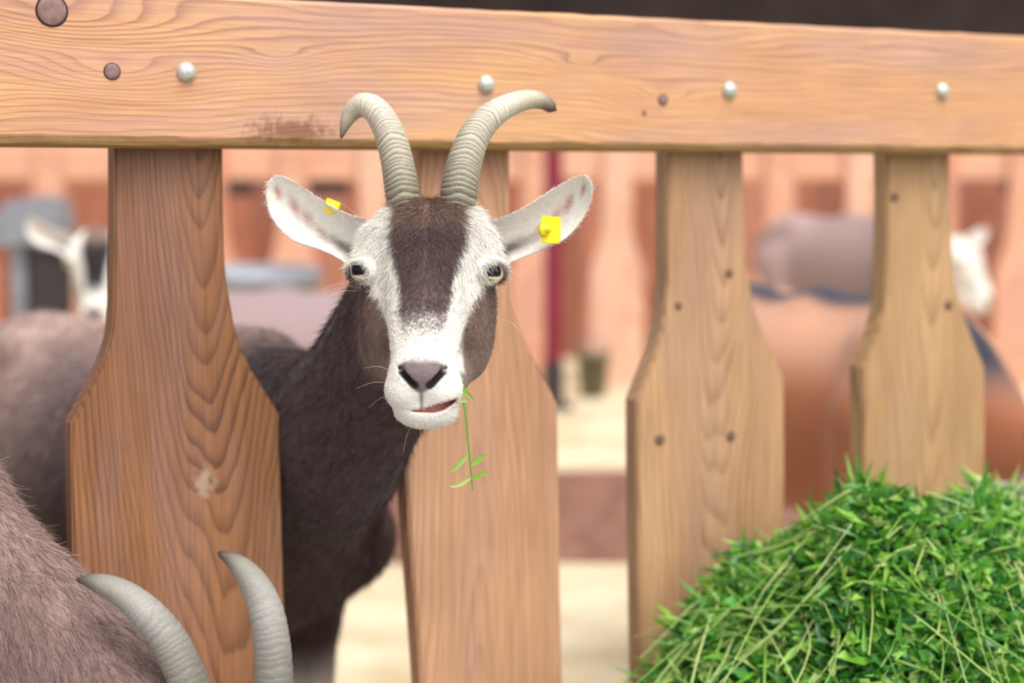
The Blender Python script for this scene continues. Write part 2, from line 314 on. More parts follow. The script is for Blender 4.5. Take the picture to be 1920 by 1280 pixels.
def smax(a, b, k): return -smin(-a, -b, k)
def Hd(px, py, f):
    """head frame in millimetres: x to the viewer's right, y up, f forward"""
    return np.array([((px - 960) * (1600 - f) + 160 * 1600) / 3200, (640 - py) * (1600 - f) / 3200 - 68.5, f])
def mouth_y(x): return -130.5 + np.where(x > -4, .0085, .004) * (x + 4) ** 2
def mouth_t(x): return np.interp(x, [-28, -18, 0, 9, 18, 24, 29], [.3, .4, 1.2, 3.0, 3.4, 2.4, 1.2])
def head_sdf(p):
    d = ell(p, (0, 14, -42), (54, 46, 62))
    d = smin(d, cap(p, (0, 20, -28), (0, -6, -8), 42, 40), 16)
    d = smin(d, cap(p, (0, -5, -14), (0, -88, 50), 40, 29), 18)            # bridge of the nose
    for s in (-1, 1):
        d = smin(d, cap(p, (s * 44, 26, -28), (s * 52, 6, -20), 20, 20), 14)     # brow
        d = smin(d, ell(p, (s * 27 + 3, 36, -42), (24, 27, 27)), 10)         # horn bosses
        d = smin(d, ell(p, (s * 42, -42, -36), (21, 58, 44)), 14)           # cheek
        d = smin(d, cap(p, (s * 34, -72, -62), (s * 12, -122, 30), 22, 17), 16)  # jaw
        d = smin(d, ell(p, (s * 15.5, -112, 55), (20, 20, 23)), 14)           # upper lip pads
    d = smin(d, ell(p, (0, -97, 62), (25, 17, 21)), 10)                    # nose pad
    ch = ell(p, (2.5, -134, 46), (28, 14.5, 23))                             # lower lip and chin
    d = smin(d, ch, 11)
    for s in (-1, 1):
        d = smax(d, -cap(p, (s * 18.5, -95, 76.5), (s * 6.5, -108, 81.5), 3.3, 2.2), 2)      # nostrils
        d = smax(d, -cap(p, (s * 18.5, -94, 76), (s * 23, -89, 64), 2.2, 1.2), 3)
        d = smax(d, -ell(p, (s * 66, -2, 0), (13, 10, 10)), 5)                # eye socket
        lid = np.abs(ell(p, (s * 59, -2, -6), (14.5, 11.5, 14.5))) - 1.6      # lids
        lid = np.maximum(lid, -(ell(p, (s * 66, -4.2, 4), (11.5, 6.6, 12))))
        d = smin(d, lid, 3.5)
    d = smax(d, -cap(p, (0, -107, 86), (0, -126, 78), 1.3, 1.1), 2)            # philtrum
    d = smax(d, -np.maximum(np.abs(p[..., 1] - mouth_y(p[..., 0])) - mouth_t(p[..., 0]), np.maximum(61 - .016 * p[..., 0] ** 2 - p[..., 2], np.abs(p[..., 0] - 4) - 25)), 1.6)   # mouth
    return d
EARL = ([(688, 412), (655, 403), (627, 390), (597, 372), (567, 352), (540, 335), (517, 330), (503, 342)], [(668, 510), (648, 494), (620, 476), (590, 464), (556, 453), (526, 430), (506, 400), (499, 368)])
EARR = ([(912, 416), (948, 406), (983, 389), (1020, 366), (1053, 345), (1080, 332), (1098, 330), (1108, 342)], [(938, 512), (957, 492), (992, 478), (1028, 463), (1062, 445), (1088, 416), (1103, 388), (1110, 360)])
def ear_np(ear, side):
    U = catmull(ear[0], 40); L = catmull(ear[1], 40); m = 19; V = []; C = []
    n = 40
    tip = (np.asarray(ear[0][-1]) + ear[1][-1]) / 2
    for back in (0, 1):
        for i in range(n):
            s = i / (n - 1); fb = -48 + 16 * s; cup = 30 * (1 - s) ** .8 + 8 * math.sin(math.pi * s) + 1
            for j in range(m):
                t = j / (m - 1); px, py = U[i] * (1 - t) + L[i] * t; k = 1 - (2 * t - 1) ** 2
                k = k ** .75; roll = -10 * (1 - s) * (t < .5) * (1 - 2 * t)
                f = fb - cup * k + roll - back * (2.2 + 5 * k * (1 - .6 * s))
                V.append(Hd(px, py, f))
                wht = np.array(lin(240, 236, 228)); col = wht.copy()
                if not back:
                    pk_ = min(1, sum(a_ * math.exp(-((s - s_) / .05) ** 2 - ((t - t_) / .13) ** 2 - .6 * ((s - s_) / .05) * ((t - t_) / .13)) for s_, t_, a_ in ((.80, .36, .9), (.62, .42, .85), (.50, .50, .7), (.38, .62, .5))))
                    col = wht * (1 - .9 * pk_) + np.array(lin(176, 112, 96)) * .9 * pk_
                    dk = math.exp(-((t - .70) / .15) ** 2 - ((s - .12) / .26) ** 2); col = col * (1 - .9 * dk) + np.array(lin(70, 48, 44)) * .9 * dk
                else: col = wht * .92
                C.append(col)
    F = []; o = n * m
    for i in range(n - 1):
        for j in range(m - 1):
            a, b, c, d = i * m + j, i * m + j + 1, (i + 1) * m + j + 1, (i + 1) * m + j
            F.append((a, b, c, d)); F.append((o + d, o + c, o + b, o + a))
        F.append((i * m, (i + 1) * m, o + (i + 1) * m, o + i * m)); e = m - 1; F.append((i * m + e, o + i * m + e, o + (i + 1) * m + e, (i + 1) * m + e))
    for j in range(m - 1): a = (n - 1) * m + j; F.append((a, a + 1, o + a + 1, o + a))
    F = np.array(F); return np.array(V), (F if side < 0 else F[:, ::-1]), np.array(C)
def ss(a, b, x): t = np.clip((x - a) / (b - a), 0, 1); return t * t * (3 - 2 * t)
WHITE = np.array(lin(234, 230, 221)); 
def paint_head(q, brown, cheek, dark):
    x, y, f = q[:, 0], q[:, 1], q[:, 2]; k = 2 * 1600 / (1600 - f)
    qx = (x - 0) * k; qy = 503 - y * k
    hw = np.interp(qy, [350, 385, 440, 500, 540, 600, 650], [50, 58, 68, 56, 48, 43, 36]); cx = np.interp(qy, [380, 500, 640], [3, 3, -2])
    st = (1 - ss(-5, 5, np.abs(qx - cx) - hw)) * (1 - ss(580, 665, qy + RNG.normal(0, 14, len(qy)))) * (f > -95)
    col = np.repeat(WHITE[None], len(q), 0)
    tn = (1 - ss(395, 440, qy))[:, None] * .55; bb = brown * (1 - tn) + np.array(lin(150, 122, 108)) * tn
    col = col + (bb - col) * st[:, None]
    inn = np.interp(qy, [505, 522, 535, 570, 620, 660, 695, 715, 735], [175, 128, 108, 86, 70, 66, 70, 76, 95])
    ck = ss(-4, 4, np.abs(qx) - inn) * ss(505, 520, qy) * (1 - ss(30, 44, f + (qy - 690) * .1))
    ck = np.maximum(ck, (1 - ss(8, 26, f)) * ss(690, 705, qy)); ck = np.maximum(ck, (1 - ss(-100, -84, f)))
    col = col + (cheek - col) * ck[:, None]
    # nose leather
    nh = np.interp(qy, [672, 684, 694, 708, 724, 740, 744, 774, 778], [4, 34, 44, 40, 27, 11, 4, 3, 0]); cx2 = -2
    no = (1 - ss(-5, 4, np.abs(qx - cx2) - nh)) * ss(672, 692, qy) * (f > 50) * (qy < 778)
    col = col + (np.array(lin(112, 95, 99)) - col) * no[:, None] * .95
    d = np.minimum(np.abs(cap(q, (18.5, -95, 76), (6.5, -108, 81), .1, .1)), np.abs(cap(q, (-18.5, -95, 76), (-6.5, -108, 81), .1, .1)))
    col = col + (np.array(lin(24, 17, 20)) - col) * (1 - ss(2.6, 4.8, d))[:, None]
    lip = (1 - ss(0, 1.6, np.abs(y - mouth_y(x)) - mouth_t(x))) * (f > 44) * (np.abs(x) < 32) * ss(-14, -2, x)
    col = col + (np.array(lin(206, 148, 136)) - col) * lip[:, None]
    # eye rims
    for s in (-1, 1):
        e = np.sqrt(((q - np.array([s * 64, -3, 1])) ** 2 * np.array([.7, 1, .6])).sum(1)); rim = 1 - ss(8.5, 12.5, e)
        col = col + (np.array(lin(96, 74, 66)) - col) * rim[:, None] * .8
    return col
def axis(lo, hi, fl, fh, coarse, fine):
    a = np.arange(lo, fl, coarse); b = np.arange(fl, fh, fine); c = np.arange(fh, hi, coarse); return np.concatenate([a, b, c]).astype(np.float32)
def fur_curves(name, V, Q, cols, dens, length, flow, parent, base, mat, rad=.0002, lift=.35, mask=None, npt=4, jit=.25, seed=1, coljit=.12, sink=.001):
    r = np.random.default_rng(seed); A, B, C_, D_ = (V[Q[:, i]] for i in range(4)); nrm = np.cross(C_ - A, D_ - B); ar = np.linalg.norm(nrm, axis=1) / 2; nrm /= (2 * ar[:, None] + 1e-12)
    w_ = ar * (mask if mask is not None else 1); tot = int(w_.sum() * dens)
    f = r.choice(len(Q), tot, p=w_ / w_.sum()); u, v = r.random((2, tot, 1))
    pos = (A[f] * (1 - u) + B[f] * u) * (1 - v) + (D_[f] * (1 - u) + C_[f] * u) * v; n = nrm[f]
    fl, ln = flow(pos, n), length(pos) * r.uniform(.6, 1.25, tot)
    fl = fl + r.normal(0, jit, (tot, 3)); fl -= n * (fl * n).sum(1, keepdims=True); fl /= np.linalg.norm(fl, axis=1, keepdims=True) + 1e-9
    bend = r.normal(0, .18, (tot, 3)); pts = np.zeros((tot, npt, 3), np.float32)
    for k in range(npt):
        t = k / (npt - 1); pts[:, k] = pos - n * sink + ln[:, None] * (fl * t * (1 - .1 * t) + n * lift * (t - .45 * t * t) + bend * t * t) - base
    cc_ = (cols[Q[f, 0]] + cols[Q[f, 2]]) / 2; cc_ = np.clip(cc_ * (1 + r.normal(0, coljit, (tot, 1))), 0, 1)
    cu = bpy.data.hair_curves.new(name); cu.add_curves([npt] * tot); cu.attributes['position'].data.foreach_set('vector', pts.ravel())
    ra = cu.attributes.get('radius') or cu.attributes.new('radius', 'FLOAT', 'POINT'); prof = np.array([1., .9, .6, .12] if npt == 4 else np.linspace(1, .1, npt))
    ra.data.foreach_set('value', np.tile(prof * rad, tot).astype(np.float32))
    ca = cu.attributes.new('Col', 'FLOAT_COLOR', 'CURVE'); c4 = np.ones((tot, 4), np.float32); c4[:, :3] = cc_; ca.data.foreach_set('color', c4.ravel())
    o = link('fur', cu, mat, parent); o['kind'] = 'stuff'; return o
M_skin = attr_mat('goat_coat', .75, .2, 220, 0, .15); M_fur = attr_mat('goat_fur', .55, .3); M_horn = attr_mat('goat_horn', .5, .35, 500)
ge = N('goat_eye'); a = ge.n('Attribute', attribute_name='Col'); ge.t.links.new(a.outputs['Color'], ge.b.inputs['Base Color']); ge.b.inputs['Roughness'].default_value = .06; ge.b.inputs['Specular IOR Level'].default_value = .3; M_eye = ge.m
M_tag = plain('yellow_plastic', lin(246, 222, 20), .4, 0, .06, 60)
def horn_np(pts, rad, refdir, ridge=.0016, period=.0047, flat=1.12, tone=0):
    """swept horn with growth rings; pts base to tip in metres"""
    n, k = 260, 26; PR = catmull(np.hstack([pts, np.asarray(rad)[:, None]]), n); p = PR[:, :3]; r = np.clip(PR[:, 3], .0012, None)
    T = np.gradient(p, axis=0); T /= np.linalg.norm(T, axis=1, keepdims=True); Nn = np.cross(T, refdir); Nn /= np.linalg.norm(Nn, axis=1, keepdims=True); Bn = np.cross(T, Nn)
    arc = np.concatenate([[0], np.cumsum(np.linalg.norm(np.diff(p, axis=0), axis=1))]); s = arc / arc[-1]; g = np.random.default_rng(5)
    ph = arc / period + .35 * np.sin(arc * 120) + .2 * np.sin(arc * 333); an = np.arange(k) * 2 * math.pi / k
    V = np.zeros((n, k, 3)); C = np.zeros((n, k, 3)); fade = np.interp(s, [0, .05, .58, .82, 1], [.6, 1, 1, .1, 0])
    lo, mid, hi, tip = (np.array(lin(*c)) for c in ((112, 104, 84), (186, 178, 156), (222, 214, 196), (96, 80, 70)))
    for j, a in enumerate(an):
        fr = np.mod(ph + .22 * math.sin(a * 2 + 1) + .1 * np.sin(a * 5), 1); saw = np.where(fr < .78, fr / .78, (1 - fr) / .22)
        rr = r + ridge * fade * (saw - .6)
        V[:, j] = p + rr[:, None] * (Nn * math.cos(a) + Bn * flat * math.sin(a))
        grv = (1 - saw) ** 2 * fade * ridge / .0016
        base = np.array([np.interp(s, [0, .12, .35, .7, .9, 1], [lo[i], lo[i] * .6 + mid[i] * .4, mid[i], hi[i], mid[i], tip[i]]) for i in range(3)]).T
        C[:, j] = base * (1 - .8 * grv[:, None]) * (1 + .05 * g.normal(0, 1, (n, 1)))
    if tone: C *= np.array([.48, .50, .56]) if tone == 1 else 1
    F = [(i * k + j, i * k + (j + 1) % k, (i + 1) * k + (j + 1) % k, (i + 1) * k + j) for i in range(n - 1) for j in range(k)]
    Vf = np.vstack([V.reshape(-1, 3), p[-1:] + T[-1:] * r[-1]]); Cf = np.vstack([C.reshape(-1, 3), C[-1, :1]])
    Fl = [tuple(q) for q in F] + [((n - 1) * k + j, (n - 1) * k + (j + 1) % k, n * k) for j in range(k)]
    return Vf, Fl, np.clip(Cf, 0, 1)
HORN_L = [(766, 425, 60, -40), (758, 385, 67, -40), (752, 345, 64, -42), (743, 295, 60, -52), (729, 248, 56, -66), (707, 210, 50, -80), (683, 197, 46, -88), (662, 208, 37, -92), (649, 229, 24, -92), (640, 257, 6, -90)]
HORN_R = [(846, 425, 60, -40), (857, 385, 70, -40), (863, 345, 68, -42), (873, 298, 64, -52), (891, 252, 58, -66), (920, 218, 51, -80), (955, 197, 43, -92), (990, 187, 37, -100), (1016, 190, 31, -104), (1035, 202, 22, -106)]
EYE_GAZE = {-1: (-.40, .02, .91), 1: (.34, .0, .94)}
def eye_np(side):
    n, m = 40, 60; V = []; C = []; g = np.array(EYE_GAZE[side], float); g /= np.linalg.norm(g); xa = np.cross((0, 1, 0), g); xa /= np.linalg.norm(xa); ya = np.cross(g, xa)
    c0 = np.array([side * 59.5, -2.5 if side < 0 else -3.6, -6.]); R = 13.0
    for i in range(n + 1):
        th = math.pi * i / n
        for j in range(m):
            ph = 2 * math.pi * j / m; d = math.sin(th) * (math.cos(ph) * xa + math.sin(ph) * ya) + math.cos(th) * g; V.append(c0 + R * d)
            a = d @ xa; b = d @ ya; fr = d @ g
            cr = lin(232, 220, 196)
            if fr > 0:
                pu = max(abs(a) / .47, abs(b - .05) / .37) * .6 + .4 * math.hypot(a / .47, (b - .05) / .37)
                if pu < 1: cr = lin(12, 16, 26)
                elif pu < 1.12: cr = lin(96, 84, 62)
                elif math.hypot(a, b) < .66: cr = lin(226, 212, 180)
            C.append(cr)
    F = [(i * m + j, i * m + (j + 1) % m, (i + 1) * m + (j + 1) % m, (i + 1) * m + j) for i in range(n) for j in range(m)]
    return np.array(V), np.array(F)[:, ::-1], np.array(C)
LEGS = [[(.235, .085, .58, .075), (.20, .09, .42, .048), (.225, .085, .27, .027), (.215, .085, .09, .018), (.235, .085, .03, .025)], [(-.33, .075, .58, .095), (-.265, .10, .43, .058), (-.43, .09, .29, .026), (-.41, .09, .09, .018), (-.385, .09, .03, .026)]]
BODY = [((.20, 0, .575), (.20, .125, .185), .06), ((-.04, 0, .565), (.31, .165, .185), .06), ((-.31, 0, .62), (.17, .125, .15), .05)]
def goat(label, base, fwd, head_o, head_r, paint, sc=1., mid=None, fine=.004, coarse=.012, group=None, horns='std', browns=None, furs=False, neck_r=1., hs_=1.0, nape=.052):
    base = np.asarray(base, float); u = np.array([fwd[0], fwd[1], 0.]); u /= np.linalg.norm(u); v = np.array([-u[1], u[0], 0.]); wv = np.array([0, 0, 1.])
    BL = np.stack([u, v, wv], 1)                     # local -> world
    L2W = lambda a: base + BL @ (np.asarray(a[:3], float) * sc)
    H2W = lambda a: head_o + (np.asarray(a, float) @ head_r.T) * (.001 * hs_)
    root = empty('goat', base); tag(root, label, 'goat', group)
    cor = [L2W(p) for p in ((-.55, -.2, 0), (-.55, .2, 0), (.45, -.2, 0), (.45, .2, 0), (0, 0, .85))] + [H2W(p) for p in ((-80, 80, 90), (80, 80, 90), (0, -160, 90), (0, 70, -130), (80, -160, -60), (-80, -160, -60))]
    if mid is not None: cor += [mid + .1, mid - .1]
    lo, hi = np.min(cor, 0) - .03, np.max(cor, 0) + .03; hc = [H2W((x, y, f)) for x in (-76, 76) for y in (-156, 76) for f in (-90, 96)]
    hl, hh = np.min(hc, 0), np.max(hc, 0)
    xs, ys, zs = (axis(lo[i], hi[i], hl[i], hh[i], coarse, fine) for i in range(3))
    d = np.full((len(xs), len(ys), len(zs)), 2., np.float32); AX = (xs, ys, zs)
    def grid(l, h, pad):
        sl = tuple(slice(max(0, int(np.searchsorted(a, p - pad)) - 1), int(np.searchsorted(a, q + pad)) + 1) for a, p, q in zip(AX, l, h))
        return sl, np.stack(np.meshgrid(*(a[t] for a, t in zip(AX, sl)), indexing='ij'), -1)
    def wcap(a, b, ra, rb, k):                       # tapered limb between two world points
        a, b = np.asarray(a, float), np.asarray(b, float); sl, X = grid(np.minimum(a, b), np.maximum(a, b), max(ra, rb) + k * 1.5 + coarse); d[sl] = smin(d[sl], cap(X, a, b, ra, rb), k)
    def lcap(a, b, ra, rb, k): wcap(L2W(a), L2W(b), ra * sc, rb * sc, k * sc)
    def lell(c, r, k):
        w0 = L2W(c); R_ = max(r) * sc; sl, X = grid(w0, w0, R_ + k * 1.5 + coarse); Lp = ((X - base.astype(np.float32)) @ BL.astype(np.float32)) / np.float32(sc); d[sl] = smin(d[sl], ell(Lp, c, r) * np.float32(sc), k * sc)
    for c_, r_, k_ in BODY: lell(c_, r_, k_)
    lcap((.26, 0, .752), (-.05, 0, .735), .028, .030, .05); lcap((-.05, 0, .735), (-.40, 0, .715), .030, .03, .05)
    for s in (-1, 1):
        lcap((-.27, s * .075, .735), (-.33, s * .085, .715), .022, .026, .04); lcap((.22, s * .06, .70), (.28, s * .10, .52), .05, .065, .05)
        for li, leg in enumerate(LEGS):
            for a, b in zip(leg[:-1], leg[1:]): lcap((a[0], s * a[1], a[2]), (b[0], s * b[1], b[2]), a[3], b[3], .03 if a[2] > .35 else .012)
    lcap((-.46, 0, .69), (-.53, 0, .66), .022, .016, .03)
    # neck
    nb = [L2W((.20, 0, .72)), L2W((.28, 0, .63)), L2W((.33, 0, .55))]; nh = [H2W((0, 22, -66)), H2W((0, -22, -72)), H2W((0, -62, -60))]
    rb = [.045, .105, .085]; rh = [.043, .056, .040]; rm_ = [.042, .054, .05]
    for i in range(3):
        rr = [q * sc * neck_r for q in (rb[i], rm_[i], rh[i])]
        if mid is None: wcap(nb[i], nh[i], rr[0], rr[2], .05)
        else:
            m_ = np.asarray(mid) + np.array([0, 0, 1]) * [nape, 0, -.052][i] * sc * neck_r
            wcap(nb[i], m_, rr[0], rr[1], .05); wcap(m_, nh[i], rr[1], rr[2], .04)
    # head, only evaluated near it
    sl, X = grid(hl, hh, .025); Hp = ((X - head_o.astype(np.float32)) @ head_r.astype(np.float32)) * np.float32(1000 / hs_)
    d[sl] = smin(d[sl], head_sdf(Hp) * (.001 * hs_), .018)
    V, Q = surface_nets(d, xs, ys, zs); del X, Hp
    q = ((V - head_o) @ head_r) * 1000 / hs_; lp = (V - base) @ BL / sc
    hm = np.clip(1 - (head_sdf(q.astype(np.float32)) - 6) / 14, 0, 1)[:, None]
    cb = paint(lp, V); br = browns
    cols_ = cb * (1 - hm) + paint_head(q, *br) * hm if br is not None else cb
    allV, allQ, allC = [V], [Q], [cols_]; off = len(V); nbody = len(Q)
    for ear, s in ((EARL, -1), (EARR, 1)):
        ev, ef, ec = ear_np(ear, s); allV.append(np.array([H2W(a) for a in ev])); allQ.append(ef + off); off += len(ev); allC.append(ec if br is not None and len(br) == 3 else ec)
    V = np.vstack(allV); Q = np.vstack(allQ); Cc = np.clip(np.vstack(allC), 0, 1)
    body = link('body', mesh_np('goat_body', V - base, Q, True, Cc), M_skin, root)
    # horns
    if horns == 'std':
        for rows in (HORN_L, HORN_R):
            pts = np.array([H2W(Hd(a, b, f)) for a, b, _, f in rows]); rad = [w_ / 2 / 2 * (1600 - f) / 1600 * .001 * hs_ for _, _, w_, f in rows]
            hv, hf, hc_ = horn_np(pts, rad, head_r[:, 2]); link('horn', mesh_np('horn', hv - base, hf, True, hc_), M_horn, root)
    elif horns:
        for pts, rad in horns:
            hv, hf, hc_ = horn_np(np.array(pts), rad, FW, tone=1, period=.006, flat=1.25, ridge=.0005); link('horn', mesh_np('horn', hv - base, hf, True, hc_), M_horn, root)
    for s in (-1, 1):
        ev, ef, ec = eye_np(s); e = link('eye', mesh_np('eye', np.array([H2W(a) for a in ev]) - base, ef, True, ec), M_eye, root)
    return root, V, Q, Cc, H2W, nbody
# ------------------------------------------------------------------ the main goat
BR = np.array(lin(92, 74, 72)); CK = np.array(lin(124, 102, 92)); DK = np.array(lin(60, 46, 46)); NECKC = np.array(lin(80, 64, 65))
HR = np.stack([RT, UP, -FW], 1); HO = P(800, 503, 1.60)
wth = P(490, 628, 2.15); fd = np.array([.67, -.74]); fd /= np.linalg.norm(fd)
scm = wth[2] / .78; basem = np.array([wth[0] - fd[0] * .25 * scm, wth[1] - fd[1] * .25 * scm, 0])
def paint_main(lp, V):
    c = np.repeat(NECKC[None], len(lp), 0); t = np.maximum(ss(.12, -.3, lp[:, 0]) * .75, ss(.70, .76, lp[:, 2]) * .8 * (1 - ss(.20, .34, lp[:, 0])))[:, None]; c = c * (1 - t) + np.array(lin(188, 160, 150)) * t  # paler rump, back and withers: light from above put into the coat colour
    lw = (1 - ss(.31, .38, lp[:, 2]))[:, None]; return c * (1 - lw) + WHITE * .9 * lw
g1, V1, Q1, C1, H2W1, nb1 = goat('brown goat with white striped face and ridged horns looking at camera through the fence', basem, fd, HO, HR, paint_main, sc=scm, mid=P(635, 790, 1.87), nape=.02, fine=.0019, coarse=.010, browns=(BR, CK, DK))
cen = V1[Q1].mean(1); qh = ((cen - HO) @ HR) * 1000; hd_ = head_sdf(qh.astype(np.float32)); isear = np.arange(len(Q1)) >= nb1
def flow_head(p, n):
    q = ((p - HO) @ HR) * 1000; x, y, f = q.T
    loc = np.stack([np.sign(x) * .25 + x * .006, -np.ones_like(x), .35 * np.ones_like(x)], 1)
    upn = ((y < -38) & (np.abs(x) < 40) & (f > 10)); loc[upn, 1] = np.where(y[upn] > -80, .7, .25); loc[upn, 0] = x[upn] * .05; loc[upn, 2] = -.4
    er = np.abs(x) > 74; loc[er] = np.stack([np.sign(x[er]), .25 + 0 * x[er], .1 + 0 * x[er]], 1)
    muz = (y < -98); loc[muz] = np.stack([x[muz] * .04, -.6 + 0 * x[muz], -.5 + 0 * x[muz]], 1)
    return loc @ HR.T
def len_head(p):
    q = ((p - HO) @ HR) * 1000; y = q[:, 1]
    return .001 * np.interp(y, [-150, -100, -60, 0, 35, 75], [4, 3.5, 6, 9, 13, 16])
x_, y_, f_ = qh.T
bare = (np.abs(x_ + 1) < np.interp(-y_, [90, 95, 104, 116, 126], [8, 18, 16, 6, 2])) & (y_ < -91) & (y_ > -126) & (f_ > 55)
eyezone = np.minimum(np.linalg.norm(qh - [63, -4, 3], axis=1), np.linalg.norm(qh - [-63, -2, 3], axis=1)) < 10.5
mouth = (np.abs(y_ - mouth_y(x_)) < mouth_t(x_) + 1.2) & (f_ > 42) & (np.abs(x_) < 30)
mk = ((hd_ < 8) & ~isear & ~bare & ~eyezone & ~mouth).astype(float)
fur_curves('head_fur', V1, Q1, C1, 9.5e5, len_head, flow_head, g1, basem, M_fur, .00021, .38, mk, seed=2, coljit=.27, jit=.32)
fur_curves('ear_fur', V1, Q1, C1, 1.5e5, lambda p: np.full(len(p), .009), flow_head, g1, basem, M_fur, .00014, .45, isear.astype(float), seed=3)
def flow_body(p, n):
    d_ = np.zeros_like(p); d_ += np.array([-.55, .5, -.7]); d_[:, 2] -= .1; return d_
mk2 = ((hd_ >= 8) & ~isear & (cen[:, 2] > .3)).astype(float)
fur_curves('body_fur', V1, Q1, C1, 1.1e5, lambda p: np.full(len(p), .021), flow_body, g1, basem, M_fur, .00026, .16, mk2, seed=4, jit=.18, coljit=.2)
# ear tags
import bmesh
def plate(name, w_, h_, t_):
    return box_mesh(name, -w_ / 2, w_ / 2, -h_ / 2, h_ / 2, -t_ / 2, t_ / 2, .0006)
def head_obj(name, me, pos, rot, mat, parent):
    m = Matrix([list(r) for r in HR]).to_4x4() @ rot; o = link(name, me, mat, parent); o.matrix_local = Matrix.Translation(Vector([float(v) for v in (H2W1(pos) - basem)])) @ m; return o
E = lambda a, b, c: Matrix.Rotation(math.radians(c), 4, 'Z') @ Matrix.Rotation(math.radians(b), 4, 'Y') @ Matrix.Rotation(math.radians(a), 4, 'X')
t1 = head_obj('ear_tag', plate('ear_tag', .024, .026, .0016), Hd(1033, 431, -36), E(0, 38, 0), M_tag, g1)
st_ = lathe_mesh('stud', [(.0066, -.001), (.0066, .002), (.0052, .0032), (.003, .0040), (.0028, .008), (.001, .009)], 20); link('stud', st_, M_tag, t1, (-.010, 0, .002))
t2 = head_obj('ear_tag', plate('ear_tag_rear', .016, .012, .0016), Hd(622, 386, -64), E(0, -20, -22), M_tag, g1)
link('stud', st_, M_tag, t2, (0, -.002, .001))
# whiskers
wr = np.random.default_rng(4); wvs = []; wfs = []; off = 0
for px, py, dx, dy in ((742, 700, -60, -10), (738, 720, -70, 8), (745, 740, -55, 25), (850, 735, 40, 40), (770, 800, -15, 55), (790, 806, -4, 45), (925, 560, 60, -20), (930, 545, 75, -8), (672, 545, -70, 20), (668, 540, -60, 0), (690, 405, -25, -55), (678, 412, -60, -35), (945, 600, 35, 30)):
    a = Hd(px, py, 40 if py > 650 else -10); b = Hd(px + dx, py + dy, 50 if py > 650 else 20); m_ = (a + b) / 2 + [0, 4, 6]
    p_ = catmull([H2W1(a) - basem, H2W1(m_) - basem, H2W1(b) - basem], 8); vv, ff = tube_np(p_, np.linspace(.00018, .00005, 8), 4); wvs.append(vv); wfs.append(ff + off); off += len(vv)
link('whiskers', mesh_np('whiskers', np.vstack(wvs), np.vstack(wfs)), plain('whisker', lin(225, 210, 195), .5), g1)['kind'] = 'stuff'
# ------------------------------------------------------------------ goat eating through the next gap
fdb = np.array([.77, -.64]); fdb /= np.linalg.norm(fdb)
fw_h = np.array([.72, -.50, 0]); fw_h /= np.linalg.norm(fw_h); a_ = math.radians(48); Uz = np.array([0, 0, 1.]); fB = fw_h * math.cos(a_) - Uz * math.sin(a_); uB = Uz * math.cos(a_) + fw_h * math.sin(a_); xB = np.cross(-fw_h, Uz)
RB = np.stack([xB, uB, fB], 1); OB = P(445, 1425, 1.50) - RB @ np.array([0, .07, -.035])
hornB = [([P(398, 1420, 1.52), P(378, 1350, 1.515), P(350, 1270, 1.51), P(316, 1200, 1.505), P(272, 1146, 1.50), P(226, 1110, 1.50), P(182, 1092, 1.50), P(147, 1086, 1.50)], [.018, .018, .0175, .0165, .0145, .0118, .0082, .0024]),
         ([P(500, 1420, 1.47), P(510, 1350, 1.465), P(513, 1270, 1.46), P(509, 1200, 1.455), P(497, 1140, 1.455), P(475, 1092, 1.455), P(446, 1058, 1.455), P(413, 1037, 1.455)], [.0172, .017, .0165, .0156, .0145, .0122, .0086, .0028])]
wB = P(-215, 700, 2.0); scB = .95; baseB = np.array([wB[0] - fdb[0] * .22 * scB, wB[1] - fdb[1] * .22 * scB, 0])
def paint_B(lp, V):
    c = np.repeat(np.array(lin(146, 122, 116))[None], len(lp), 0); return c
gB, VB, QB, CB, H2WB, nbB = goat('greyish brown goat in the lower left corner with head down and horns before the picket', baseB, fdb, OB, RB, paint_B, sc=scB, mid=P(-95, 1080, 1.60), nape=.07, fine=.005, coarse=.010, horns=hornB, browns=(BR, CK, DK), neck_r=1.06)
cB = VB[QB].mean(1); mB = ((np.arange(len(QB)) < nbB) & (cB[:, 0] > -.75) & (cB[:, 1] < 1.85)).astype(float)
fur_curves('neck_fur', VB, QB, CB, 2.2e5, lambda p: np.full(len(p), .022), lambda p, n: np.tile(np.array([.5, -.1, -.75]), (len(p), 1)), gB, baseB, M_fur, .00024, .22, mB, seed=6, coljit=.3)
# ------------------------------------------------------------------ goats further back
def head_frame(fw2, pitch):
    f = np.array([fw2[0], fw2[1], 0.]); f /= np.linalg.norm(f); a = math.radians(pitch); x = np.cross(-f, Uz); return np.stack([x, Uz * math.cos(a) + f * math.sin(a), f * math.cos(a) - Uz * math.sin(a)], 1)
def paint_C(lp, V):
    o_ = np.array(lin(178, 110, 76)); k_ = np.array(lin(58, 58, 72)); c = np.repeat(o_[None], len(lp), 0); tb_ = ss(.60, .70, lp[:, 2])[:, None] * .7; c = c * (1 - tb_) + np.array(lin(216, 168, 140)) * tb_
    s_ = (1 - ss(.028, .05, np.abs(lp[:, 1]))) * ss(.62, .70, lp[:, 2]); s_ = np.maximum(s_, 1 - ss(.30, .38, lp[:, 2])); return c + (k_ - c) * s_[:, None]
rC, wC = P(1400, 560, 3.30), P(1740, 640, 2.80); fC = (wC - rC)[:2]; fC /= np.linalg.norm(fC); scC = 1.03
bC = np.array([wC[0] - fC[0] * .25, wC[1] - fC[1] * .25, 0]); RC = head_frame(fC, 40)
goat('chestnut brown goat with black dorsal stripe standing behind the pickets above the grass', bC, fC, P(1990, 1010, 2.52), RC, paint_C, sc=scC, fine=.007, coarse=.014, browns=(np.array(lin(60, 44, 40)), np.array(lin(190, 120, 84)), DK))
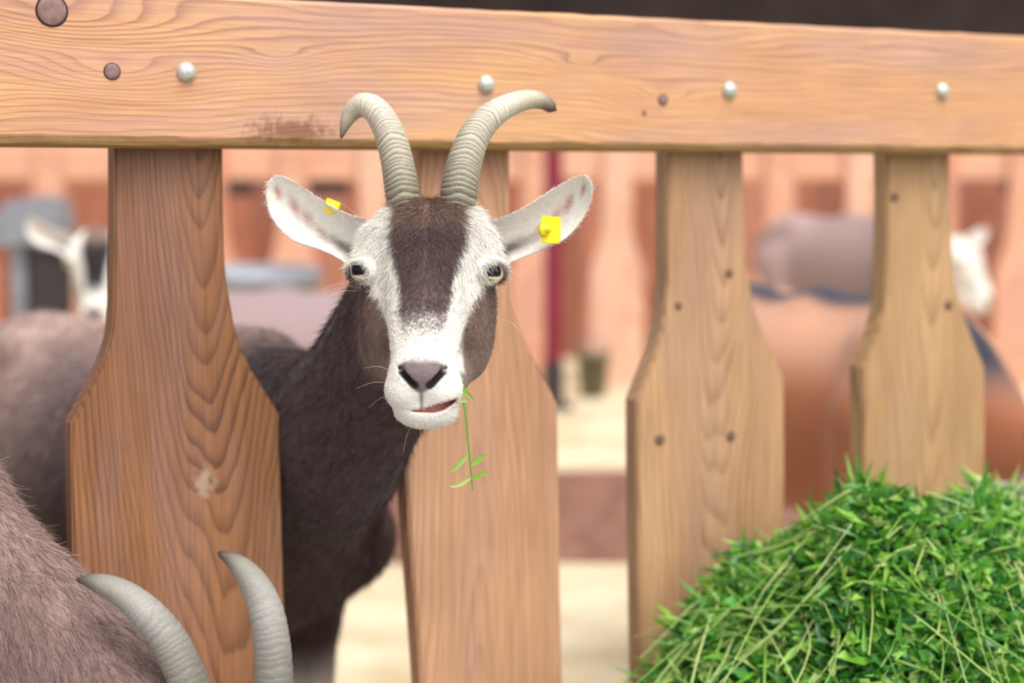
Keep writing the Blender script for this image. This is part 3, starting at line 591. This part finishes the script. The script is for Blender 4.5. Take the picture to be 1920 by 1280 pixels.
def paint_D(lp, V): return np.repeat(np.array(lin(150, 126, 122))[None], len(lp), 0) * (1 + .25 * ss(.1, -.3, lp[:, 0]))[:, None]
fD = np.array([.62, -.78]); wD = P(1740, 440, 5.1); bD = np.array([wD[0] - .18, wD[1] + .07, .235])
goat('distant greyish goat with pale head seen on both sides of the rightmost picket', bD, fD, P(1822, 490, 4.75), head_frame((.75, -.6), 10), paint_D, sc=.84, fine=.009, coarse=.018, hs_=.95, horns=None, browns=(np.array(lin(214, 200, 190)),) * 3)
fE = np.array([-.86, -.5]); wE = P(330, 545, 4.15); bE = np.array([wE[0] + .2, wE[1] + .1, 0])
def paint_E(lp, V): return np.repeat(np.array(lin(150, 130, 130))[None], len(lp), 0)
goat('blurred goat with black and white striped face left of the widest picket', bE, fE, P(182, 490, 3.72), head_frame((.08, -1.), 8), paint_E, sc=.93, fine=.007, coarse=.016, horns=None, browns=(np.array(lin(40, 34, 38)), np.array(lin(196, 180, 168)), DK))
# ------------------------------------------------------------------ background things
M_red = plain('red_paint', lin(124, 24, 50), .5, 0, .15, 6); M_blk = plain('black_plastic', lin(48, 42, 44), .6); M_gry = plain('grey_metal', lin(140, 143, 152), .5, .3)
pr = P(1037, 640, 5.75); rp = empty('red_post', (pr[0], pr[1], .22)); tag(rp, 'dark red steel post standing before the rear fence', 'post')
link('shaft', box_mesh('shaft', -.03, .03, -.03, .03, 0, .93, .006), M_red, rp); link('foot_plate', box_mesh('foot_plate', -.07, .07, -.07, .07, 0, .012, .002), M_blk, rp)
link('dark_base', box_mesh('dark_base', -.036, .036, -.036, .036, .012, .16, .004), M_blk, rp)  # black box making the lower end of the post darker
pf = P(95, 500, 5.6); dr = empty('feeder_post', (pf[0], pf[1], .22)); tag(dr, 'black post with a rounded grey hood at the far left', 'feeder')
link('column', box_mesh('column', -.055, .06, -.06, .06, 0, .66, .01), M_blk, dr)
link('hood', prism_mesh('hood', [(-.16, .55), (-.165, .64), (-.12, .70), (0, .72), (.05, .70), (.07, .62), (.06, .54), (-.05, .56)], -.09, .09, .008), M_gry, dr)
link('bracket', box_mesh('bracket', -.12, -.07, -.05, .05, .05, .56, .006), M_gry, dr)
pt_ = P(455, 470, 5.3); tb = empty('feed_tub', (pt_[0], pt_[1], .22)); tag(tb, 'round grey rimmed tub standing between the widest picket and the main goat', 'tub')
link('shell', lathe_mesh('shell', [(.20, 0), (.215, .1), (.222, .36), (.225, .45), (.21, .45), (.20, .36), (.19, .06)], 36), plain('tub_shell', lin(150, 132, 134), .6), tb)
link('rim', lathe_mesh('rim', [(.215, .445), (.245, .445), (.25, .475), (.235, .50), (.205, .50), (.20, .46)], 36), M_gry, tb)
link('band', lathe_mesh('band', [(.222, .33), (.23, .33), (.232, .43), (.224, .43)], 36), plain('tub_band', lin(190, 152, 112), .6), tb)
pb = P(1112, 690, 6.05); bk = empty('bucket', (pb[0], pb[1], .22)); tag(bk, 'dark green bucket at the foot of the rear fence', 'bucket')
link('pail', lathe_mesh('pail', [(.045, 0), (.06, .15), (.065, .15), (.065, .16), (.058, .16), (.04, .01)], 28), plain('green_plastic', lin(104, 98, 80), .5), bk)
hp = np.array([[0.062 * math.cos(a), 0, .152 + .06 * math.sin(a)] for a in np.linspace(0, math.pi, 16)]); hv, hf = tube_np(hp, np.full(16, .004), 6); link('handle', mesh_np('handle', hv, hf), M_gry, bk)
# ------------------------------------------------------------------ heap of cut grass
s14 = fpt(1180, 1000)[0]; s15 = fpt(1490, 950)[0]; s16 = fpt(1900, 900)[0]
def heap_h(s, n):
    a = ss(s14 - .20, s15 + .0, s) * (1 - ss(1.5, 1.9, s)); prof = np.where(n < .2, .90 + .10 * ss(0, .2, n), 1 - ss(.2, .62, n) ** 1.0)
    lump = .022 * np.sin(s * 13 + 1) * np.sin(n * 17) + .018 * np.sin(s * 31 + n * 23)
    edge = ss(-.01, .05, n)
    return FH + np.maximum(0, (np.interp(s, [s15, s16], [.405, .325]) + lump) * (a ** .8) * prof * edge)
def heap_p(s, n, dz=0.):
    return (F0 - np.array([0, 0, F0[2]]))[None] + s[:, None] * D + (n)[:, None] * NF + np.stack([0 * s, 0 * s, heap_h(s, n) + dz], 1)
hb = F0 + D * .75 + NF * .3; hb = np.array([hb[0], hb[1], FH])
heap = empty('grass_heap', hb); tag(heap, 'heap of freshly cut green grass and clover lying before the fence', 'grass', kind='stuff')
ns, nn = 120, 50; sg, ng = np.meshgrid(np.linspace(s14 - .2, 1.9, ns), np.linspace(.008, .64, nn), indexing='ij'); hv = heap_p(sg.ravel(), ng.ravel(), -.028) - hb
hq = np.array([(i * nn + j, i * nn + j + 1, (i + 1) * nn + j + 1, (i + 1) * nn + j) for i in range(ns - 1) for j in range(nn - 1)])
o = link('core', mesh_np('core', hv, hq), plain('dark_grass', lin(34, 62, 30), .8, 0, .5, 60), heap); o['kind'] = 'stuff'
GR = [np.array(lin(*c)) for c in ((74, 148, 42), (116, 184, 56), (158, 210, 84), (54, 120, 56), (96, 168, 76), (190, 220, 126))]
SG = [np.array(lin(*c)) for c in ((142, 186, 84), (176, 204, 112), (108, 164, 66), (196, 214, 140))]
r = np.random.default_rng(12)
def heap_sample(k):
    s = r.uniform(s14 - .18, 1.45, k); n = r.uniform(.022, .60, k) ; keep = heap_h(s, n) > FH + .03; return s[keep], n[keep]
Vs, Fs, Cs = [], [], []; off = 0
s, n = heap_sample(1700)
for a, b in zip(s, n):
    L = r.uniform(.04, .15) if r.random() < .8 else r.uniform(.15, .28); p0 = heap_p(np.array([a]), np.array([b]), r.uniform(-.03, .018))[0]; az = r.uniform(0, 6.283); d1 = np.array([math.cos(az), math.sin(az), r.normal(.0, .42)])
    d2 = d1 + np.array([r.normal(0, .65), r.normal(0, .65), r.normal(-.2, .4)]); ts = np.linspace(0, 1, 9)[:, None]; L *= min(1, (heap_h(np.array([a]), np.array([b]))[0] - FH) / .25 + .15); wg = np.cross(d1, [0, .3, 1]) * L * r.uniform(.0, .14) * np.sin(ts * r.uniform(4, 10) + r.uniform(0, 6)); pts = wg + p0 + L * (d1 * ts * (1 - ts) + d2 * ts * ts + d1 * ts * .2) - d1 * L * .4
    loc = pts - F0; sn = loc @ D; nn_ = loc @ NF; top = heap_h(sn, np.clip(nn_, 0, .6)); pts[:, 2] = np.maximum(pts[:, 2], top - .03); over = pts[:, 2] - top; pts[:, 2] = np.where(over > .03, top + .03 + (over - .03) * .35, pts[:, 2])
    bad = np.clip(.004 - nn_, 0, None); pts += bad[:, None] * NF
    rr = r.uniform(.0009, .0022); vv, ff = tube_np(pts, np.linspace(rr, rr * .55, 9), 4); Vs.append(vv); Fs.append(ff + off); off += len(vv); Cs.append(np.repeat(SG[r.integers(4)][None] * r.uniform(.7, 1.1), len(vv), 0))
M_stem = attr_mat('grass_stem', .35, .5, 0, .15); M_leaf = attr_mat('grass_leaf', .3, .6, 0, .35)
o = link('stalks', mesh_np('stalks', np.vstack(Vs) - hb, np.vstack(Fs), True, np.clip(np.vstack(Cs), 0, 1)), M_stem, heap); o['kind'] = 'stuff'
s, n = heap_sample(85000); k = len(s); p0 = heap_p(s, n) + np.stack([0 * s, 0 * s, r.uniform(-.03, .022, k)], 1)
ax = r.normal(0, 1, (k, 3)) * [1, 1, .6]; ax /= np.linalg.norm(ax, axis=1, keepdims=True); nr = r.normal(0, .8, (k, 3)) + [0, -.1, .8]; sd_ = np.cross(ax, nr); sd_ /= np.linalg.norm(sd_, axis=1, keepdims=True); nr = np.cross(sd_, ax)
ln = r.uniform(.009, .021, k)[:, None]; wd = ln * r.uniform(.28, .5, (k, 1)); nar = r.random(k) < .2; ln[nar] *= 2.6; wd[nar] *= .55
curl = ln * r.uniform(-.25, .35, (k, 1))
T_ = [p0, p0 + ax * ln * .45 + sd_ * wd + nr * wd * .4, p0 + ax * ln * .5, p0 + ax * ln * .45 - sd_ * wd + nr * wd * .4, p0 + ax * ln + nr * curl]
LV = np.stack(T_, 1); i0 = np.arange(k)[:, None] * 5
LF = np.vstack([i0 + [0, 1, 2], i0 + [0, 2, 3], i0 + [1, 4, 2], i0 + [2, 4, 3]])
lc = np.array(GR)[r.integers(0, 6, k)] * r.uniform(.65, 1.15, (k, 1)); LC = np.repeat(np.clip(lc, 0, 1)[:, None], 5, 1).reshape(-1, 3)
o = link('leaves', mesh_np('leaves', LV.reshape(-1, 3) - hb, LF, False, LC), M_leaf, heap); o['kind'] = 'stuff'
# ------------------------------------------------------------------ sprig hanging from the goat's mouth
sp0 = H2W1(Hd(858, 742, 50)); sp = empty('grass_sprig', sp0); tag(sp, 'thin green grass sprig hanging from the corner of the goat mouth', 'grass')
def PW(px, py, f): return H2W1(Hd(px, py, f)) - sp0
st = catmull([PW(845, 738, 46), PW(864, 742, 52), PW(873, 775, 54), PW(878, 830, 54), PW(884, 890, 52), PW(886, 918, 50)], 24); vv, ff = tube_np(st, np.linspace(.0012, .0007, 24), 6)
link('stem', mesh_np('stem', vv, ff, True, np.repeat(SG[2][None], len(vv), 0)), M_stem, sp)
def blade(name, pts, wmax, col):
    c = catmull(pts, 12); T = np.gradient(c, axis=0); sd2 = np.cross(T, -FW); sd2 /= np.linalg.norm(sd2, axis=1, keepdims=True); wv_ = wmax * np.sin(np.linspace(.25, math.pi, 12))[:, None]
    V_ = np.vstack([c + sd2 * wv_, c + FW * wmax * .3, c - sd2 * wv_]); Fq = np.array([(b * 12 + i, b * 12 + i + 1, (b + 1) * 12 + i + 1, (b + 1) * 12 + i) for b in (0, 1) for i in range(11)])
    link(name, mesh_np(name, V_, Fq, True, np.repeat(col[None], len(V_), 0)), M_leaf, sp)
blade('leaf', [PW(848, 735, 50), PW(862, 728, 56), PW(876, 738, 58), PW(892, 754, 58)], .0022, GR[1])
blade('leaf', [PW(846, 742, 48), PW(862, 748, 55), PW(880, 752, 56)], .0034, SG[3])
blade('leaf', [PW(850, 728, 46), PW(862, 715, 50), PW(872, 722, 52)], .0025, GR[4])
blade('leaf', [PW(879, 850, 54), PW(860, 872, 58), PW(842, 886, 60)], .0022, SG[0])
blade('leaf', [PW(882, 872, 54), PW(898, 862, 56), PW(914, 850, 58)], .0024, GR[2])
blade('leaf', [PW(884, 895, 53), PW(862, 908, 56), PW(840, 912, 58)], .0020, SG[1])
blade('leaf', [PW(885, 900, 53), PW(900, 890, 56), PW(916, 884, 58)], .0022, GR[2])
